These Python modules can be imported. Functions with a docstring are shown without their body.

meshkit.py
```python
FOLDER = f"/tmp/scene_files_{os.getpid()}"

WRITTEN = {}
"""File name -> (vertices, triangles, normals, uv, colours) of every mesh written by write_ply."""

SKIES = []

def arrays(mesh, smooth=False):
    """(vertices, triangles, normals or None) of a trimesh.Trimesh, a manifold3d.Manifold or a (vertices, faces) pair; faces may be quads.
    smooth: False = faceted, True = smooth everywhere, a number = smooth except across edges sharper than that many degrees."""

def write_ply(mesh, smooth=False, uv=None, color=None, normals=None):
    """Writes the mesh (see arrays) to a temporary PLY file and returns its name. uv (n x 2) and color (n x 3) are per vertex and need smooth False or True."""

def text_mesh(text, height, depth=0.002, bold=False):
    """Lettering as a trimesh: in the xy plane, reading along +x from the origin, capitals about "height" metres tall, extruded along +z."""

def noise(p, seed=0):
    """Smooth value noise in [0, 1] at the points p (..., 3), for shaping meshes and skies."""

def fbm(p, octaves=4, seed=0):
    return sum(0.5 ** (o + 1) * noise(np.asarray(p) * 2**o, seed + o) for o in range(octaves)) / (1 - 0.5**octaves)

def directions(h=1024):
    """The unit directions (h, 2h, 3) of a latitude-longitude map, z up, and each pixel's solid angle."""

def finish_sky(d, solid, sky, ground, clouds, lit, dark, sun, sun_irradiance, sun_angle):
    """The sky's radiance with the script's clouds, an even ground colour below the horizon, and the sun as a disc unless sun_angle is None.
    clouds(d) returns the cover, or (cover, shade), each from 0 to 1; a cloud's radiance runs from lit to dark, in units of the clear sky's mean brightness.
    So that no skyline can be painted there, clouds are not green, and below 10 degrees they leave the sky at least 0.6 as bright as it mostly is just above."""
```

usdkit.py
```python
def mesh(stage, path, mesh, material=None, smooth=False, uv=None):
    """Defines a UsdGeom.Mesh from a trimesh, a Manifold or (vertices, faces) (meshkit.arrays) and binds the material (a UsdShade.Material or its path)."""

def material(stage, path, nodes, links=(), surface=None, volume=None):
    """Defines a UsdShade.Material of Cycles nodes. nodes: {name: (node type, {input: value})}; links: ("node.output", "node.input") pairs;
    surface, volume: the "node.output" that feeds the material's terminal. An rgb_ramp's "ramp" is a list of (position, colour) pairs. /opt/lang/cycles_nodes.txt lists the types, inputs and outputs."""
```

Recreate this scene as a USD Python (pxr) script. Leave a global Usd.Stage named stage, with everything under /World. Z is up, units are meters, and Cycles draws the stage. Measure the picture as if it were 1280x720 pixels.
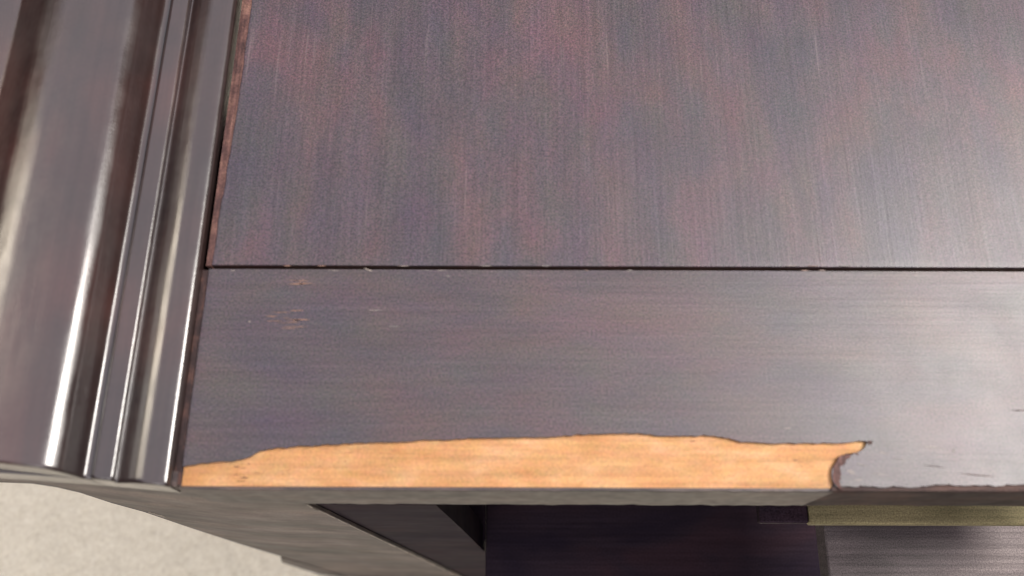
import math, random
import numpy as np, trimesh, usdkit, meshkit
from shapely.geometry import Polygon, LineString
from pxr import Usd, UsdGeom, UsdLux, Gf, Sdf, UsdShade

stage = Usd.Stage.CreateInMemory()
UsdGeom.SetStageUpAxis(stage, UsdGeom.Tokens.z)
UsdGeom.SetStageMetersPerUnit(stage, 1.0)
UsdGeom.Xform.Define(stage, '/World')
UsdGeom.Scope.Define(stage, '/World/Looks')

# ------------------------------------------------------------------ camera
F, TILT, ROLL = 1163.0, math.radians(20.2), math.radians(-0.2)
H, D = 0.80, 0.369                       # height of the wooden face above the carpet, of the lens above the face
EYE = np.array([0.0, 0.0, H + D])
FWD = np.array([0, math.sin(TILT), -math.cos(TILT)])
UP0 = np.array([0, math.cos(TILT), math.sin(TILT)])
RT0 = np.array([1.0, 0, 0])
RT = RT0 * math.cos(ROLL) - UP0 * math.sin(ROLL)
UP = UP0 * math.cos(ROLL) + RT0 * math.sin(ROLL)
cam = UsdGeom.Camera.Define(stage, '/World/camera')
M = Gf.Matrix4d(*RT, 0, *UP, 0, *(-FWD), 0, *EYE, 1)
cam.AddTransformOp().Set(M)
cam.CreateHorizontalApertureAttr(36.0)
cam.CreateVerticalApertureAttr(36.0 * 9 / 16)
cam.CreateFocalLengthAttr(36.0 * F / 1280)
cam.CreateClippingRangeAttr(Gf.Vec2f(0.01, 50))
cam.CreateFStopAttr(7.0)
cam.CreateFocusDistanceAttr(0.50)
cam.CreateExposureAttr(0.0)

# ------------------------------------------------------------------ lamps and added fills
def rect(name, pos, target, w, h, inten, color):
    l = UsdLux.RectLight.Define(stage, '/World/' + name)
    pos, target = np.array(pos, float), np.array(target, float)
    z = pos - target; z /= np.linalg.norm(z)
    x = np.cross([0, 1, 0.01], z); x /= np.linalg.norm(x)
    y = np.cross(z, x)
    l.AddTransformOp().Set(Gf.Matrix4d(*x, 0, *y, 0, *z, 0, *pos, 1))
    l.CreateWidthAttr(w); l.CreateHeightAttr(h)
    l.CreateIntensityAttr(inten); l.CreateColorAttr(Gf.Vec3f(*color)); l.CreateNormalizeAttr(True)
    return l
rect('lamp_right', (0.97, 0.33, H + 1.15), (0.1, 0.1, H), 0.55, 0.6, 15.0, (1.0, 0.95, 0.89))
rect('fill_ceiling', (-0.5, 0.5, H + 2.0), (-0.5, 0.51, H), 4.4, 4.4, 27.0, (0.96, 0.91, 1.0))  # added fill standing in for light bounced off the ceiling
rect('fill_front', (-0.5, -2.2, H + 1.0), (0.0, 0.0, H - 0.2), 1.6, 1.4, 10.5, (1.0, 0.94, 0.94))  # added fill behind the viewer to brighten the front faces, no real lamp
rect('lamp_left', (-1.35, 0.55, H + 0.95), (-0.2, 0.1, H), 0.4, 0.55, 2.4, (1.0, 0.88, 0.70))

# ------------------------------------------------------------------ helpers
def ray(u, v):
    d = FWD * F + RT * (u - 640) - UP * (v - 360)
    return d / np.linalg.norm(d)
def on_z(u, v, z):                        # point of the level plane z seen at pixel (u, v) of the 1280x720 picture
    d = ray(u, v); return EYE + d * ((z - EYE[2]) / d[2])
YE = on_z(640, 613, H)[1]                 # the lower edge of the wooden face
XL = on_z(232, 610, H)[0]
X0 = on_z(0, 600, H)[0]
def corner(x):                            # the face's corner is rounded back a little at the left
    t = max(0.0, (XL + 0.012 - x)) / 0.075
    return 0.0062 * min(t, 3) ** 1.25
def on_front(u, v, back=0.0):             # point of the upright front, set back by "back"
    d = ray(u, v); y = YE + back
    for _ in range(30):
        s = (y - EYE[1]) / d[1]; p = EYE + d * s; y = YE + back + corner(p[0])
    return p
def dens(pts, n=6):
    out = []
    for a, b in zip(pts, pts[1:] + pts[:1]):
        for k in range(n): out.append((a[0] + (b[0] - a[0]) * k / n, a[1] + (b[1] - a[1]) * k / n))
    return out
def slab(pts3, offset):
    """a solid between the outline pts3 (n x 3) and the same outline moved by offset"""
    P = np.array(pts3, float); n = len(P); off = np.array(offset, float)
    k = int(np.argmax(np.abs(off))); ax = [i for i in range(3) if i != k]
    P2 = P[:, ax]
    if Polygon(P2).exterior.is_ccw is False: P = P[::-1]; P2 = P[:, ax]
    v2, f = trimesh.creation.triangulate_polygon(Polygon(P2), engine='earcut')
    from scipy.spatial import cKDTree
    idx = cKDTree(P2).query(v2)[1]
    f = idx[f]
    V = np.vstack([P, P + off]); side = []
    for i in range(n):
        j = (i + 1) % n
        side += [[i, j, j + n], [i, j + n, i + n]]
    Fc = np.vstack([f, f[:, ::-1] + n, side])
    m = trimesh.Trimesh(V, Fc, process=False)
    trimesh.repair.fix_normals(m)
    return m
used = {}
def name_of(parent, name):
    k = used[(parent, name)] = used.get((parent, name), -1) + 1
    return parent + '/' + (name if k == 0 else f'{name}_{k:03d}')
def tag(p, **kw):
    for k, v in kw.items(): p.SetCustomDataByKey(k, v)
def thing(name, loc, label, category):
    x = UsdGeom.Xform.Define(stage, name_of('/World', name)); x.AddTranslateOp().Set(Gf.Vec3d(*loc))
    tag(x.GetPrim(), label=label, category=category)
    return x.GetPrim(), np.array(loc, float)
def part(host, name, mesh, mat, smooth=30, label=None):
    prim, loc = host
    v, f, _ = meshkit.arrays(mesh)
    m = usdkit.mesh(stage, name_of(str(prim.GetPath()), name), trimesh.Trimesh(v - loc, f, process=False), mat, smooth=smooth)
    if label: tag(m.GetPrim(), label=label)
    return m.GetPrim(), loc

# ------------------------------------------------------------------ materials
def wood(name, c_dark, c_mid, c_red, grain='y', rough=(0.36, 0.5), streak=0.5, bump=0.25, spec=0.5, coat=0.0, speck=0.35, blotch=22.0, grain_scale=1.0, scratch=0.0, chroma=0.0):
    g = grain_scale
    sc = {'y': (420 * g, 9 * g, 60 * g), 'x': (9 * g, 420 * g, 60 * g), 'z': (300 * g, 300 * g, 9 * g)}[grain]
    bl = {'y': (1.3, 0.6, 1), 'x': (0.6, 1.3, 1), 'z': (1, 1, .5)}[grain]
    n = {
        'geo': ('geometry', {}),
        'mg': ('mapping', {'mapping_type': 'point', 'scale': sc}),
        'mb': ('mapping', {'mapping_type': 'point', 'scale': bl}),
        'grain': ('noise_texture', {'scale': 1.0, 'detail': 4.0, 'roughness': 0.62, 'distortion': 0.15}),
        'blotch': ('noise_texture', {'scale': blotch, 'detail': 3.0, 'roughness': 0.55, 'distortion': 0.4}),
        'blotch2': ('noise_texture', {'scale': blotch * 1.9, 'detail': 3.0, 'roughness': 0.6}),
        'fine': ('noise_texture', {'scale': 1100.0, 'detail': 2.0, 'roughness': 0.7}),
        'rampb': ('rgb_ramp', {'ramp': [(0.33, c_dark), (0.5, c_mid), (0.67, c_red)]}),
        'rampg': ('rgb_ramp', {'ramp': [(0.3, (1 - streak,) * 3), (0.5, (1.0,) * 3), (0.7, (1 + streak,) * 3)]}),
        'rampf': ('rgb_ramp', {'ramp': [(0.3, (1 - speck,) * 3), (0.7, (1 + speck,) * 3)]}),
        'chr': ('noise_texture', {'scale': blotch * 2.6, 'detail': 2.0, 'roughness': 0.5}),
        'sl': ('mix_color', {'blend_type': 'overlay', 'fac': chroma}),
        'sl2': ('mix_color', {'blend_type': 'soft_light', 'fac': min(1.0, chroma * 1.6)}),
        'mul': ('mix_color', {'blend_type': 'multiply', 'fac': 1.0, 'use_clamp': False}),
        'mul2': ('mix_color', {'blend_type': 'multiply', 'fac': 1.0, 'use_clamp': False}),
        'rr': ('map_range', {'from_min': 0.3, 'from_max': 0.7, 'to_min': rough[0], 'to_max': rough[1], 'clamp': True}),
        'hsum': ('math', {'math_type': 'multiply_add', 'value2': 0.5}),
        'bmp': ('bump', {'strength': bump, 'distance': 0.0004}),
        'ms': ('mapping', {'mapping_type': 'point', 'scale': {'y': (620, 14, 1), 'x': (16, 520, 1), 'z': (300, 300, 9)}[grain]}),
        'scr': ('noise_texture', {'scale': 1.0, 'detail': 1.0, 'roughness': 0.4}),
        'rs': ('map_range', {'from_min': 0.70, 'from_max': 0.80, 'to_min': 0.0, 'to_max': scratch, 'clamp': True}),
        'mixs': ('mix_color', {'blend_type': 'mix', 'b': (0.30, 0.24, 0.23)}),
        'p': ('principled_bsdf', {'specular_ior_level': spec, 'coat_weight': coat, 'coat_roughness': 0.17}),
    }
    l = [('geo.position', 'mg.vector'), ('geo.position', 'mb.vector'), ('mg.vector', 'grain.vector'), ('mb.vector', 'blotch.vector'), ('geo.position', 'blotch2.vector'),
         ('geo.position', 'fine.vector'), ('blotch.fac', 'rampb.fac'), ('grain.fac', 'rampg.fac'), ('fine.fac', 'rampf.fac'),
         ('mb.vector', 'chr.vector'), ('rampb.color', 'sl.a'), ('chr.color', 'sl.b'), ('sl.result', 'sl2.a'), ('fine.color', 'sl2.b'), ('sl2.result', 'mul.a'), ('rampg.color', 'mul.b'), ('mul.result', 'mul2.a'), ('rampf.color', 'mul2.b'), ('geo.position', 'ms.vector'), ('ms.vector', 'scr.vector'), ('scr.fac', 'rs.value'), ('rs.result', 'mixs.fac'), ('mul2.result', 'mixs.a'), ('mixs.result', 'p.base_color'),
         ('blotch2.fac', 'rr.value'), ('rr.result', 'p.roughness'), ('fine.fac', 'hsum.value1'), ('grain.fac', 'hsum.value3'), ('hsum.value', 'bmp.height'), ('bmp.normal', 'p.normal')]
    return usdkit.material(stage, '/World/Looks/' + name, n, l, surface='p.BSDF')

DK, MD, RD = (0.037, 0.030, 0.039), (0.047, 0.034, 0.041), (0.064, 0.037, 0.042)
panel_mat = wood('panel_finish', DK, MD, RD, 'y', streak=0.2, rough=(0.42, 0.47), scratch=0.14, chroma=0.20, grain_scale=1.5, speck=0.5)
rail_mat = wood('rail_finish', DK, (0.045, 0.034, 0.039), (0.058, 0.037, 0.040), 'x', streak=0.16, rough=(0.42, 0.47), scratch=0.0, chroma=0.18, grain_scale=1.4, speck=0.5)
gloss_mat = wood('gloss_finish', (0.018, 0.012, 0.012), (0.028, 0.016, 0.015), (0.042, 0.019, 0.017), 'y', rough=(0.20, 0.36), streak=0.15, bump=0.22, spec=0.8, speck=0.1, coat=0.3)
edge_mat = wood('edge_finish', (0.030, 0.021, 0.021), (0.046, 0.032, 0.030), (0.072, 0.048, 0.040), 'x', rough=(0.45, 0.6), streak=0.45, blotch=70)
leg_mat = wood('leg_finish', (0.046, 0.034, 0.034), (0.069, 0.049, 0.046), (0.100, 0.072, 0.060), 'x', rough=(0.5, 0.65), streak=0.75, grain_scale=0.5, speck=0.5)
bare_mat = wood('bare_wood', (0.315, 0.158, 0.064), (0.345, 0.182, 0.079), (0.38, 0.215, 0.106), 'x', rough=(0.6, 0.75), streak=0.16, spec=0.25, speck=0.16, blotch=75, grain_scale=1.3, chroma=0.12)
torn_mat = wood('torn_wood', (0.042, 0.022, 0.021), (0.080, 0.040, 0.035), (0.125, 0.066, 0.052), 'y', rough=(0.6, 0.75), streak=0.5, spec=0.2, blotch=160)
brown_mat = wood('brown_edge', (0.024, 0.016, 0.016), (0.038, 0.025, 0.023), (0.062, 0.036, 0.030), 'x', rough=(0.65, 0.8), streak=0.45, spec=0.12, blotch=60)
groove_mat = wood('groove_wood', (0.018, 0.010, 0.010), (0.030, 0.016, 0.015), (0.075, 0.036, 0.028), 'y', rough=(0.5, 0.7), streak=0.5, spec=0.3, blotch=200)
scuff_mat = wood('scuffed_finish', (0.08, 0.07, 0.07), (0.11, 0.095, 0.09), (0.15, 0.12, 0.11), 'x', rough=(0.5, 0.6), streak=0.4, blotch=200)
rub_mat = wood('rubbed_finish', (0.075, 0.046, 0.040), (0.110, 0.062, 0.046), (0.17, 0.09, 0.06), 'x', rough=(0.42, 0.5), streak=0.4, blotch=200)
splint_mat = wood('splinter_wood', (0.24, 0.12, 0.06), (0.29, 0.15, 0.075), (0.33, 0.18, 0.09), 'x', rough=(0.6, 0.7), streak=0.3, spec=0.2, blotch=200)
nick_mat = wood('worn_nick', (0.15, 0.125, 0.105), (0.20, 0.165, 0.14), (0.26, 0.22, 0.18), 'x', rough=(0.5, 0.6), streak=0.4, blotch=150)
dark_mat = wood('dark_inside', (0.017, 0.012, 0.020), (0.024, 0.016, 0.023), (0.032, 0.018, 0.024), 'x', rough=(0.7, 0.8), streak=0.2, spec=0.05, speck=0.4)  # near-black colour carries the shade of the opening
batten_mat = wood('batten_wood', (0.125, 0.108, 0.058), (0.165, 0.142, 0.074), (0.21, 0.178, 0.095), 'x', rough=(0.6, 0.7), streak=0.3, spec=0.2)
shelf_mat = wood('shelf_wood', (0.075, 0.063, 0.063), (0.10, 0.082, 0.083), (0.13, 0.108, 0.106), 'x', rough=(0.55, 0.7), streak=0.3, spec=0.2)
carpet_mat = usdkit.material(stage, '/World/Looks/carpet', {
    'geo': ('geometry', {}),
    'a': ('noise_texture', {'scale': 300.0, 'detail': 3.0, 'roughness': 0.7}),
    'b': ('noise_texture', {'scale': 14.0, 'detail': 2.0}),
    'r': ('rgb_ramp', {'ramp': [(0.3, (0.58, 0.53, 0.42)), (0.5, (0.75, 0.70, 0.565)), (0.7, (0.86, 0.82, 0.69))]}),
    'rb': ('rgb_ramp', {'ramp': [(0.3, (0.95,) * 3), (0.7, (1.03,) * 3)]}),
    'm': ('mix_color', {'blend_type': 'multiply', 'fac': 1.0, 'use_clamp': False}),
    'p': ('principled_bsdf', {'roughness': 0.95, 'specular_ior_level': 0.1, 'sheen_weight': 0.15})},
    [('geo.position', 'a.vector'), ('geo.position', 'b.vector'), ('a.fac', 'r.fac'), ('b.fac', 'rb.fac'), ('r.color', 'm.a'), ('rb.color', 'm.b'), ('m.result', 'p.base_color')], surface='p.BSDF')

# ------------------------------------------------------------------ the carpet
def grid(x0, x1, y0, y1, step):
    nx, ny = int((x1 - x0) / step) + 1, int((y1 - y0) / step) + 1
    X, Y = np.meshgrid(np.linspace(x0, x1, nx), np.linspace(y0, y1, ny), indexing='ij')
    i = np.arange(nx * ny).reshape(nx, ny)
    q = np.stack([i[:-1, :-1], i[1:, :-1], i[1:, 1:], i[:-1, 1:]], -1).reshape(-1, 4)
    return X.ravel(), Y.ravel(), np.vstack([q[:, [0, 1, 2]], q[:, [0, 2, 3]]])
gx, gy, gf = grid(-1.3, 1.1, -1.0, 1.0, 0.0045)
gz = 0.006 * meshkit.fbm(np.stack([gx * 190, gy * 190, 0 * gx], 1), 2, 3) + 0.004 * meshkit.noise(np.stack([gx * 22, gy * 22, 0 * gx], 1), 9) - 0.008
c = usdkit.mesh(stage, '/World/carpet', trimesh.Trimesh(np.stack([gx, gy, gz], 1), gf, process=False), carpet_mat, smooth=True)
tag(c.GetPrim(), kind='structure')

# ------------------------------------------------------------------ the cabinet
xc = on_z(640, 300, H)[0]
cabinet = thing('cabinet', (xc, YE + 0.25, 0.0),
                'dark stained wooden cabinet with glossy mouldings and chipped veneer edge, on beige carpet', 'cabinet')
rng = np.random.default_rng(4)
GAP = 335                                  # the joint between the upright grain and the cross grain
XR, YT = on_z(1480, 300, H)[0], on_z(640, -260, H)[1]
yg0, yg1 = on_z(640, 337.5, H)[1], on_z(640, 332.5, H)[1]

def rounded_board(x0, x1, y0, y1, z0, z1, r, wob=0.0, seed=1):
    """a board whose top edges are eased; x0 may be a function of y"""
    fx0 = x0 if callable(x0) else (lambda y: x0)
    ys = np.r_[y0, y0 + r * .35, y0 + r, np.linspace(y0 + r, y1 - r, 90)[1:-1], y1 - r, y1 - r * .35, y1]
    s = np.r_[0, .35 * r, r, np.linspace(r, 1 - r, 140)[1:-1], 1 - r, 1 - .35 * r, 1]
    V = []
    for y in ys:
        a = fx0(y); L = x1 - a
        xs = a + np.r_[0, r * .35, r, np.linspace(r, L - r, 120)[1:-1], L - r, L - r * .35, L]
        ey = min(y - y0, y1 - y)
        for x in xs:
            e = min(ey, x - a, x1 - x)
            dz = 0 if e >= r else r - math.sqrt(max(0, r * r - (r - e) ** 2))
            V.append((x, y, z1 - dz))
    V = np.array(V); nx = 124; ny = len(ys)
    nx = len(V) // ny
    if wob: V[:, 2] += wob * (meshkit.fbm(np.c_[V[:, 0] * 16, V[:, 1] * 9, V[:, 2] * 0], 3, seed) - 1)
    i = np.arange(nx * ny).reshape(ny, nx)
    q = np.stack([i[:-1, :-1], i[:-1, 1:], i[1:, 1:], i[1:, :-1]], -1).reshape(-1, 4)
    faces = [q[:, [0, 1, 2]], q[:, [0, 2, 3]]]
    ring = np.r_[i[0, :], i[1:, -1], i[-1, -2::-1], i[-2:0:-1, 0]]
    B = V[ring].copy(); B[:, 2] = z0; nb = len(ring); o = len(V)
    V = np.vstack([V, B, B.mean(0, keepdims=True)])
    k = np.arange(nb); k2 = (k + 1) % nb
    faces += [np.c_[ring[k], o + k, ring[k2]], np.c_[ring[k2], o + k, o + k2], np.c_[np.full(nb, o + nb), o + k2, o + k]]
    return trimesh.Trimesh(V, np.vstack(faces), process=False)

# line along which the mouldings meet the boards
e_top, e_bot = on_z(306, 0, H), on_z(232, 545, H)
def x_edge(y, push=0.0):
    t = (y - e_bot[1]) / (e_top[1] - e_bot[1]); return e_bot[0] + t * (e_top[0] - e_bot[0]) + push
# upper board, upright grain
part(cabinet, 'panel', rounded_board(lambda y: x_edge(y, 0.0006), XR, yg1, YT, H - 0.018, H, 0.0007, wob=0.0003), panel_mat, 40)
# worn strip of bare edge between moulding and panel
ys = np.linspace(yg1 - 0.0005, YT, 160)
wl = np.array([x_edge(y, -0.0010) for y in ys]); 
ww = 0.0020 + 0.0024 * np.clip((ys - yg1) / 0.08, 0, 1) + 0.0012 * (meshkit.fbm(np.c_[ys * 120, ys * 0, ys * 0], 3, 5) - .5)
def ribbon(ys, xl, xr, z0, z1):
    n = len(ys)
    V = np.r_[np.c_[xl, ys, np.full(n, z1)], np.c_[xr, ys, np.full(n, z1)], np.c_[xl, ys, np.full(n, z0)], np.c_[xr, ys, np.full(n, z0)]]
    k = np.arange(n - 1); f = []
    for a, b in ((0, n), (n, 3 * n), (3 * n, 2 * n), (2 * n, 0)):
        f += [np.c_[a + k, b + k, b + k + 1], np.c_[a + k, b + k + 1, a + k + 1]]
    f += [[[0, 2 * n, 3 * n], [0, 3 * n, n]], [[n - 1, 2 * n - 1, 4 * n - 1], [n - 1, 4 * n - 1, 3 * n - 1]]]
    m = trimesh.Trimesh(V, np.vstack(f), process=False); trimesh.repair.fix_normals(m); return m
part(cabinet, 'worn_edge', ribbon(ys, wl, wl + ww, H - 0.010, H + 0.0004), torn_mat, 40, 'reddish brown worn strip between moulding and panel')
ys = np.linspace(YE + 0.002, yg0 - 0.0003, 80)
wl = np.array([x_edge(y, -0.0026) for y in ys])
part(cabinet, 'worn_edge', ribbon(ys, wl, wl + 0.0027 + 0.0007 * (meshkit.fbm(np.c_[ys * 160, ys * 0, ys * 0], 3, 8) - .5), H - 0.010, H - 0.0006), groove_mat, 40, 'dark brown groove strip beside the lower board')
# lower board: core, bare patch, veneer
rail_bottom = on_front(640, 630.5)[2]
x_rail = lambda y: x_edge(y, 0.0004)
T = 0.0011
core = rounded_board(x_rail, XR, YE + 0.0014, yg0 - 0.0003, H - 0.020, H - T - 0.0005, 0.0003)
rail = part(cabinet, 'rail', core, bare_mat, 40)
chip = [(226, 583), (240, 581), (262, 578), (290, 576), (312, 572), (326, 564), (345, 560), (362, 558.5), (400, 556), (450, 553.5), (490, 553), (520, 550.5), (560, 549), (600, 548),
        (640, 546.5), (680, 546.5), (720, 543.5), (760, 542), (800, 541.5), (822, 544), (850, 545), (880, 544), (900, 546), (915, 549), (926, 552), (960, 553.5), (1000, 554), (1035, 553.5),
        (1060, 553.5), (1078, 551.5), (1085, 552.5), (1083, 558), (1075, 564), (1062, 568), (1052, 571), (1045, 577), (1041, 585), (1040, 594), (1041, 602), (1046, 609)]
def jag(pts, amp, n, seed):
    ls = LineString(pts); s = np.linspace(0, ls.length, n); out = []
    for t in s:
        p = ls.interpolate(t); a = amp * 2 * (meshkit.fbm(np.array([[t * 0.12, seed, 0.0]]), 5, seed)[0] - .5) + amp * 0.5 * (meshkit.noise(np.array([[t * 0.9, seed, 0.0]]), seed)[0] - .5)
        out.append((p.x + a * .5, p.y + a))
    return out
chip_j = jag(chip, 1.5, 420, 2)
veneer_px = chip_j + [] + jag([(1060, 608.0), (1100, 608), (1140, 608.5), (1180, 606), (1230, 607), (1300, 606), (1480, 607)], 2.0, 130, 17)
pts = [on_z(u, v, H) for u, v in veneer_px]
pts[0][0] = x_rail(pts[0][1])
pts += [np.array([XR, yg0, H])] + [np.array([x, yg0, H]) for x in np.linspace(XR, x_rail(yg0), 60)[1:]] + [np.array([x_rail(y), y, H]) for y in np.linspace(yg0, pts[0][1], 30)[1:-1]]
poly = Polygon([(p[0], p[1]) for p in pts]).buffer(0)
vm = trimesh.creation.extrude_polygon(poly, T, engine='earcut'); vm.apply_translation([0, 0, H - T])
part(cabinet, 'veneer', vm, rail_mat, 30, 'dark cross-grain veneer broken away along its lower edge')
# the torn fringe of the break at its right end and a thin pale splinter line along its top
fr = jag([(1058, 567), (1048, 573), (1042, 582), (1041, 594), (1043, 604), (1049, 610)], 3, 60, 6)
fr2 = jag([(1053, 611), (1050, 604), (1050, 594), (1053, 584), (1059, 575), (1074, 565)], 6, 80, 8)
part(cabinet, 'torn_fringe', slab([on_z(u, v, H + 0.0002) for u, v in fr + fr2], (0, 0, -0.0012)), torn_mat, 30, 'reddish torn fringe at the right end of the missing veneer')

def scuff_parts(u, v, w, h, seed):
    r = np.random.default_rng(seed); n = 8
    top = [(u - w / 2 + w * k / n, v - h / 2 * math.sin(math.pi * k / n) * r.uniform(.3, 1.2)) for k in range(n + 1)]
    bot = [(u + w / 2 - w * k / n, v + h / 2 * math.sin(math.pi * k / n) * r.uniform(.3, 1.2)) for k in range(1, n)]
    return slab([on_z(a, b, H - T - 0.0003) for a, b in top + bot], (0, 0, -0.0005))
def scuff(u, v, w, h, mat, seed, z=0.00012, lean=0.0):
    r = np.random.default_rng(seed); n = 14
    top = [(u - w / 2 + w * k / n, v + lean * (k / n - .5) * w - h / 2 * math.sin(math.pi * k / n) * r.uniform(.3, 1.2)) for k in range(n + 1)]
    bot = [(u + w / 2 - w * k / n, v - lean * (k / n - .5) * w + h / 2 * math.sin(math.pi * k / n) * r.uniform(.3, 1.2)) for k in range(1, n)]
    part(cabinet, 'scuff', slab([on_z(a, b, H + z) for a, b in top + bot], (0, 0, -0.0006)), mat)
r_s = np.random.default_rng(11)
for k in range(16):                        # a rubbed spot of short thin streaks, and a second fainter one
    u, v = (r_s.normal(362, 12), r_s.normal(401, 7)) if k < 11 else (r_s.normal(372, 9), r_s.normal(353, 3))
    scuff(u, v, r_s.uniform(8, 38), r_s.uniform(1.0, 2.6), rub_mat, k, z=0.00006)
for k, (u, v, w, h, ln) in enumerate([(470, 388, 20, 1.5, 0), (492, 408, 14, 1.8, 0), (312, 402, 4, 3.5, 0), (560, 345, 6, 3, 0), (1165, 559, 20, 4, .1), (1064, 590, 11, 8, .4), (1078, 581, 16, 3, .3), (1098, 592, 24, 3, .1), (1124, 574, 18, 3, .2), (1072, 600, 14, 3, 0), (1104, 566, 12, 2.5, .2), (1192, 563, 5, 7, .3), (1265, 346, 4, 3, 0), (985, 535, 12, 2, 0)]):
    scuff(u, v, w, h, scuff_mat, 20 + k, z=0.00006, lean=ln)
for k, (u, v, w, h, ln) in enumerate([(1168, 583, 30, 1.3, .12), (1222, 594, 46, 1.6, .1), (1275, 513, 26, 1.5, 0), (1087, 553, 9, 6, 0)]):
    scuff(u, v, w, h, brown_mat, 40 + k, z=0.00006, lean=ln)
for k in range(14):                        # shreds of veneer left on the bare wood
    u = r_s.choice([r_s.uniform(234, 330), r_s.uniform(330, 1036)]); top = np.interp(u, *zip(*chip[:32]))
    v = r_s.uniform(top + 5, 607)
    m = scuff_parts(u, v, r_s.uniform(4, 16), r_s.uniform(0.8, 1.8), 70 + k)
    part(cabinet, 'splinter', m, torn_mat if k % 2 else splint_mat)
for k in range(16):                        # small chips and lint along the joint
    u = r_s.uniform(262, 1275); scuff(u, 332.2 if k % 2 else 338.0, r_s.uniform(5, 22), r_s.uniform(1.0, 2.0), scuff_mat if k % 3 else rub_mat, 100 + k, z=0.00005)
scuff(460, 337, 12, 2.2, nick_mat, 130, z=0.0001, lean=.35)
lip = jag([(1042, 602.5), (1100, 603), (1140, 603), (1180, 601), (1230, 601.5), (1300, 601), (1480, 601)], 2.2, 120, 12)
part(cabinet, 'stained_lip', slab([on_z(u, v, H - T + 0.0002) for u, v in lip] + [np.array([XR, YE + 0.0004, H - T + 0.0002]), np.array([on_z(1040, 612, H)[0], YE + 0.0004, H - T + 0.0002])], (0, 0, -0.0012)), brown_mat, 40, 'dark stained lower lip right of the bare patch')

# ---- mouldings: profile (picture x at row 500, height in mm), swept along the edge line
def prof(pts, n=None): return np.array(pts, float)
X500 = lambda u: on_z(u, 500, H)[0]
y500 = on_z(236, 500, H)[1]
def sweep(profile, rows=140, seed=0, mat=gloss_mat, label=None, wear=0.0):
    P = np.array([(X500(640 - (640 - u) * (1 - max(h, 0) * 0.001 / D)) - x_edge(y500), h * 0.001) for u, h in profile])
    ys = None
    n = len(P); V = []
    t = np.linspace(0, 1, rows) ** 1.6
    for j, tt in enumerate(t):
        for k in range(n):
            u = profile[k][0]
            end = on_z(300, 589 + 22 * max(-0.4, min(1, (u + 5) / 235)), H)[1]
            y = end + tt * (YT - end)
            x = x_edge(y) + P[k, 0]
            z = P[k, 1]
            if z > 0:
                r = 0.0016; e = y - end
                if e < r: z -= r - math.sqrt(max(0, r * r - (r - e) ** 2))
            z += wear * (meshkit.fbm(np.array([[x * 60, y * 22, 0.3]]), 3, seed)[0] - .5) if z > 0 else 0
            V.append((x, y, H + z))
    V = np.array(V); i = np.arange(rows * n).reshape(rows, n)
    q = np.stack([i[:-1, :-1], i[1:, :-1], i[1:, 1:], i[:-1, 1:]], -1).reshape(-1, 4)
    # close round the profile
    q2 = np.stack([i[:-1, -1], i[1:, -1], i[1:, 0], i[:-1, 0]], -1)
    q = np.vstack([q, q2]); f = [q[:, [0, 1, 2]], q[:, [0, 2, 3]]]
    v2, ef = trimesh.creation.triangulate_polygon(Polygon(P), engine='earcut')
    from scipy.spatial import cKDTree
    ef = cKDTree(P).query(v2)[1][ef]
    f += [i[0][ef], i[-1][ef][:, ::-1]]
    m = trimesh.Trimesh(V, np.vstack(f), process=False); trimesh.repair.fix_normals(m)
    part(cabinet, 'moulding', m, mat, 42, label)
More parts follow.
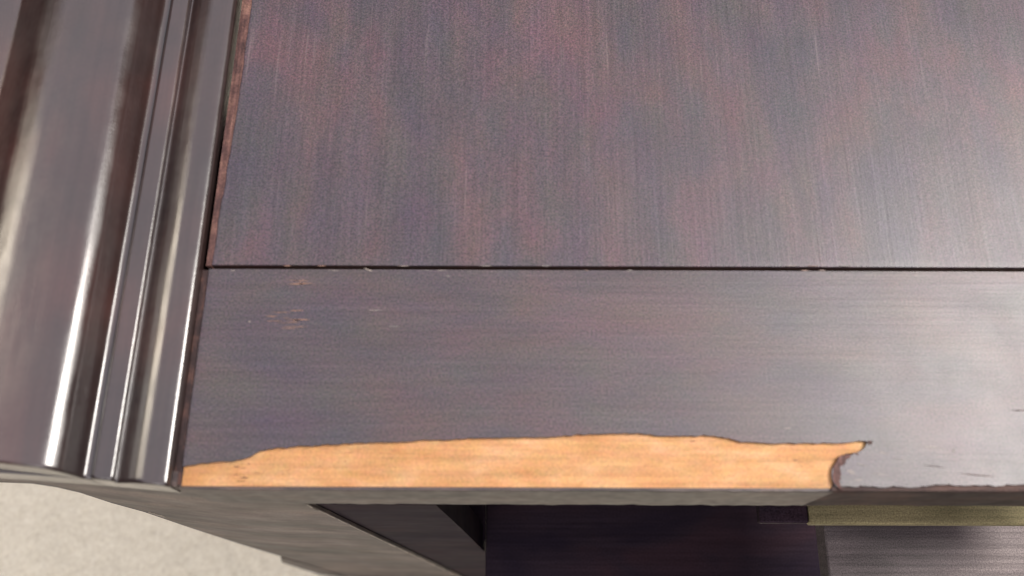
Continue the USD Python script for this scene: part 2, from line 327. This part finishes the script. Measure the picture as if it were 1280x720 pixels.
def arc(cx, cz, rx, rz, a0, a1, n):
    a = np.radians(np.linspace(a0, a1, n)); return [(cx + rx * math.cos(t), cz + rz * math.sin(t)) for t in a]
from scipy.interpolate import PchipInterpolator
def curve(ctrl, n):
    c = np.array(ctrl, float); x = np.linspace(c[0, 0], c[-1, 0], n); return list(zip(x, PchipInterpolator(c[:, 0], c[:, 1])(x)))
# wide ogee moulding
sl = [(-190, 0), (-100, 0), (-92, -6), (-86, -50), (-62, -50), (-56, -32), (-50, -20), (-30, -10), (-16, -2), (30, 1), (58, 9), (68, 20), (76, 28), (88, 36), (94, 51), (117, 51), (123, 20), (129.5, 4)]
uu = np.linspace(-190, 129.5, 320)
hh = np.cumsum(np.tan(np.radians(np.interp(uu, *zip(*sl))))[::-1])[::-1] * (uu[1] - uu[0]) * 0.31 + 2.8
big = [(-190, -12)] + list(zip(uu, hh))[::2] + [(129.5, 2.8), (129.5, -12)]
sweep(big, seed=3, label='wide glossy rounded moulding, outermost of the three', wear=0.0009)
fil = [(129.8, -12), (129.8, 4.6), (131, 5.3), (133, 5.6)] + curve([(134, 5.65), (145, 5.5), (153, 5.2)], 8) + [(155, 5.0), (157.5, 4.4), (158.6, 3.4), (158.6, -12)]
sweep(fil, seed=5, label='narrow flat glossy fillet between the two rounded mouldings', wear=0.0005)
bead = [(158.9, -12)] + curve([(158.9, 1.6), (163, 1.0), (168, 1.6), (176, 3.3), (186, 5.0), (196, 5.7), (206, 5.7), (216, 5.2), (222, 4.5), (226, 3.3), (228, 1.5)], 46) + [(228.2, -12)]
sweep(bead, seed=7, label='rounded glossy bead beside the flat panel', wear=0.0007)

# ---- upright front: edge strip, side foot
def front_slab(px, back, thick, n=8):
    return slab([on_front(u, v, back) for u, v in dens(px, n)], (0, thick, 0))
zb = rail_bottom
xs = np.linspace(on_z(-150, 600, H)[0], XR, 120)
def edge_board(xs, z0, z1, thick, lip=0.0008):
    V = []
    sec = [(0, z0), (0, z1 - lip), (lip * .3, z1 - lip * .3), (lip, z1), (thick, z1), (thick, z0)]
    for x in xs:
        w = 0.0007 * (meshkit.fbm(np.array([[x * 170, 1.0, 0.0]]), 3, 11)[0] - .5)
        for a, z in sec: V.append((x, YE + corner(x) + a + w, z))
    n, k = len(xs), len(sec); i = np.arange(n * k).reshape(n, k); q = []
    for a in range(k):
        b = (a + 1) % k; q.append(np.stack([i[:-1, a], i[:-1, b], i[1:, b], i[1:, a]], -1))
    q = np.vstack(q); caps = [[i[0][0], i[0][j], i[0][j + 1]] for j in range(1, k - 1)] + [[i[-1][0], i[-1][j + 1], i[-1][j]] for j in range(1, k - 1)]
    m = trimesh.Trimesh(np.array(V), np.vstack([q[:, [0, 1, 2]], q[:, [0, 2, 3]], caps]), process=False); trimesh.repair.fix_normals(m); return m
XS = on_z(221, 612, H)[0]
XM = on_z(1043, 612, H)[0]
part(cabinet, 'edge_strip', edge_board(np.linspace(XM + 0.0001, XR, 60), zb, H - T - 0.0008, 0.0184), brown_mat, 40, 'darker brown stretch of the edge right of the bare patch')
part(cabinet, 'edge_strip', edge_board(np.linspace(XS, XM, 120), zb, H - T - 0.0004 - 0.0004, 0.0004 + 0.018), edge_mat, 40)
xs2 = np.linspace(on_z(-170, 600, H)[0], XS - 0.0002, 40)
part(cabinet, 'edge_strip', edge_board(xs2, zb + 0.012, H + 0.0002, 0.006), edge_mat, 40)
# side foot: front of the upright side board
foot = [(-170, 595), (-60, 600), (0, 603), (40, 604.5), (70, 609), (100, 616), (140, 629), (180, 640), (240, 660.5), (300, 680), (353, 696), 'floor', 'floor_in', (575, 720), (520, 694), (460, 666), (420, 647), (385, 630.2), (330, 626), (240, 617), (120, 607), (0, 597), (-170, 588)]
def front_outline(px, back, out_x=None, in_x=None, n=8):
    P = []
    for p in px:
        if isinstance(p, tuple): P.append(on_front(*p, back))
        else:
            x = out_x if p == 'floor' else in_x
            P.append(np.array([x, YE + back + corner(x), 0.001]))
    out = []
    for a, b in zip(P, P[1:] + P[:1]):
        for k in range(n):
            q = a + (b - a) * k / n; q[1] = YE + back + corner(q[0]); out.append(q)
    return out
leg = part(cabinet, 'side_foot', slab(front_outline(foot, 0.0011, on_front(353, 696, .0011)[0], -0.044), (0, 0.0016, 0)), leg_mat, 40)
# low dark block under the foot's outer edge
blk = [(351, 697), (352, 703), (366, 707.5), 'floor', 'floor_in', (400, 711), (370, 702)]
part(cabinet, 'foot_block', slab(front_outline(blk, 0.0004, on_front(366, 707.5, .0004)[0] - 0.004, on_front(400, 711, .0004)[0], 3), (0, 0.02, 0)), edge_mat, 40, 'dark block let into the outer edge of the side foot')
# dark upright inside the foot
ins = [(395, 630.5), (545, 631.5), (577, 661), (606, 690), (615, 720), 'floor', 'floor_in', (560, 735), (470, 680)]
ins = [(395, 630.5), (545, 631.5), (577, 661), (606, 690), (615, 720), 'floor', 'floor_in']
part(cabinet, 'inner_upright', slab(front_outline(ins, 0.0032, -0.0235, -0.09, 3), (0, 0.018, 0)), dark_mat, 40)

def box(x0, x1, y0, y1, z0, z1, ch=0.0008):
    import manifold3d as m3
    b = m3.Manifold.cube([x1 - x0 - 2 * ch, y1 - y0 - 2 * ch, z1 - z0 - 2 * ch]).translate([x0 + ch, y0 + ch, z0 + ch])
    pts = []
    for x in (x0, x1):
        for y in (y0, y1):
            for z in (z0, z1):
                sx, sy, sz = (1 if x == x0 else -1), (1 if y == y0 else -1), (1 if z == z0 else -1)
                pts += [[x, y + sy * ch, z + sz * ch], [x + sx * ch, y, z + sz * ch], [x + sx * ch, y + sy * ch, z]]
    return trimesh.convex.convex_hull(np.array(pts))
# side board behind the foot, carrying the mouldings
xo, xi = on_front(353, 696, 0.002)[0], on_front(385, 630.5, 0.002)[0]
part(cabinet, 'side_board', box(xo + 0.002, xo + 0.024, YE + corner(xo) + 0.026, YT, 0.0, H - 0.012), leg_mat)
# lower board and back inside, shade of the opening put into their dark colour
zl = H - 0.33
a = on_z(500, 790, zl); b = on_z(1500, 600, zl)
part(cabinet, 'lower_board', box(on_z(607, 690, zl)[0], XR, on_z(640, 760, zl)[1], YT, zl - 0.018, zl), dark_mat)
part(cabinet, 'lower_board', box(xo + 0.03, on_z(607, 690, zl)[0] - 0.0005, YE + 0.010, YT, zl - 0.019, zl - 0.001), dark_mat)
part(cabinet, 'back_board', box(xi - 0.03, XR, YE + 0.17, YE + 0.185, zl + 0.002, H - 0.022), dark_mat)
# shelf and batten right of the opening, lit patch put into their lighter colour
zs = H - 0.16
p0, p1 = on_z(1033.5, 690, zs), on_z(1300, 655.5, zs)
part(cabinet, 'shelf', box(p0[0], XR, on_z(640, 770, zs)[1], YE + 0.10, zs - 0.016, zs), shelf_mat)
zt = H - 0.10
q0, q1 = on_z(1012, 645, zt), on_z(1300, 656, zt)
part(cabinet, 'batten', box(q0[0], XR, q1[1], YE + 0.055, zt - 0.007, zt), batten_mat, label='yellowish batten under the right of the edge, lit tone put into its colour')
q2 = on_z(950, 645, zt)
part(cabinet, 'batten_shaded_end', box(q2[0], q0[0] - 0.0004, q1[1] + 0.0006, YE + 0.055, zt - 0.007, zt - 0.0005), dark_mat, label='end of the batten, its shade put into the dark colour')  # shaded stretch of the batten, shade painted as a separate dark piece

# pale worn nicks along the foot's edges
nick_r = np.random.default_rng(21)
def nick(u, v, w, h, slope, seed):
    r = np.random.default_rng(seed); n = 8
    px = [(u - w / 2 + w * k / n, v + slope * (w * k / n - w / 2) - h / 2 * r.uniform(.3, 1)) for k in range(n + 1)] + [(u + w / 2 - w * k / n, v + slope * (w / 2 - w * k / n) + h / 2 * r.uniform(.3, 1)) for k in range(n + 1)]
    part(cabinet, 'nick', slab([on_front(a, b, 0.0009) for a, b in px], (0, 0.001, 0)), nick_mat)
nick(196, 643.5, 22, 2.6, .28, 1); nick(352, 628.0, 46, 1.6, .03, 2); nick(330, 628, 14, 2.0, .1, 3)
for k in range(15):
    t = (k + nick_r.uniform(0.2, 0.8)) / 15; nick(385 + 190 * t - 2.5, 630.8 + 90 * t, nick_r.uniform(9, 18), nick_r.uniform(1.2, 2.2), .474, 10 + k)
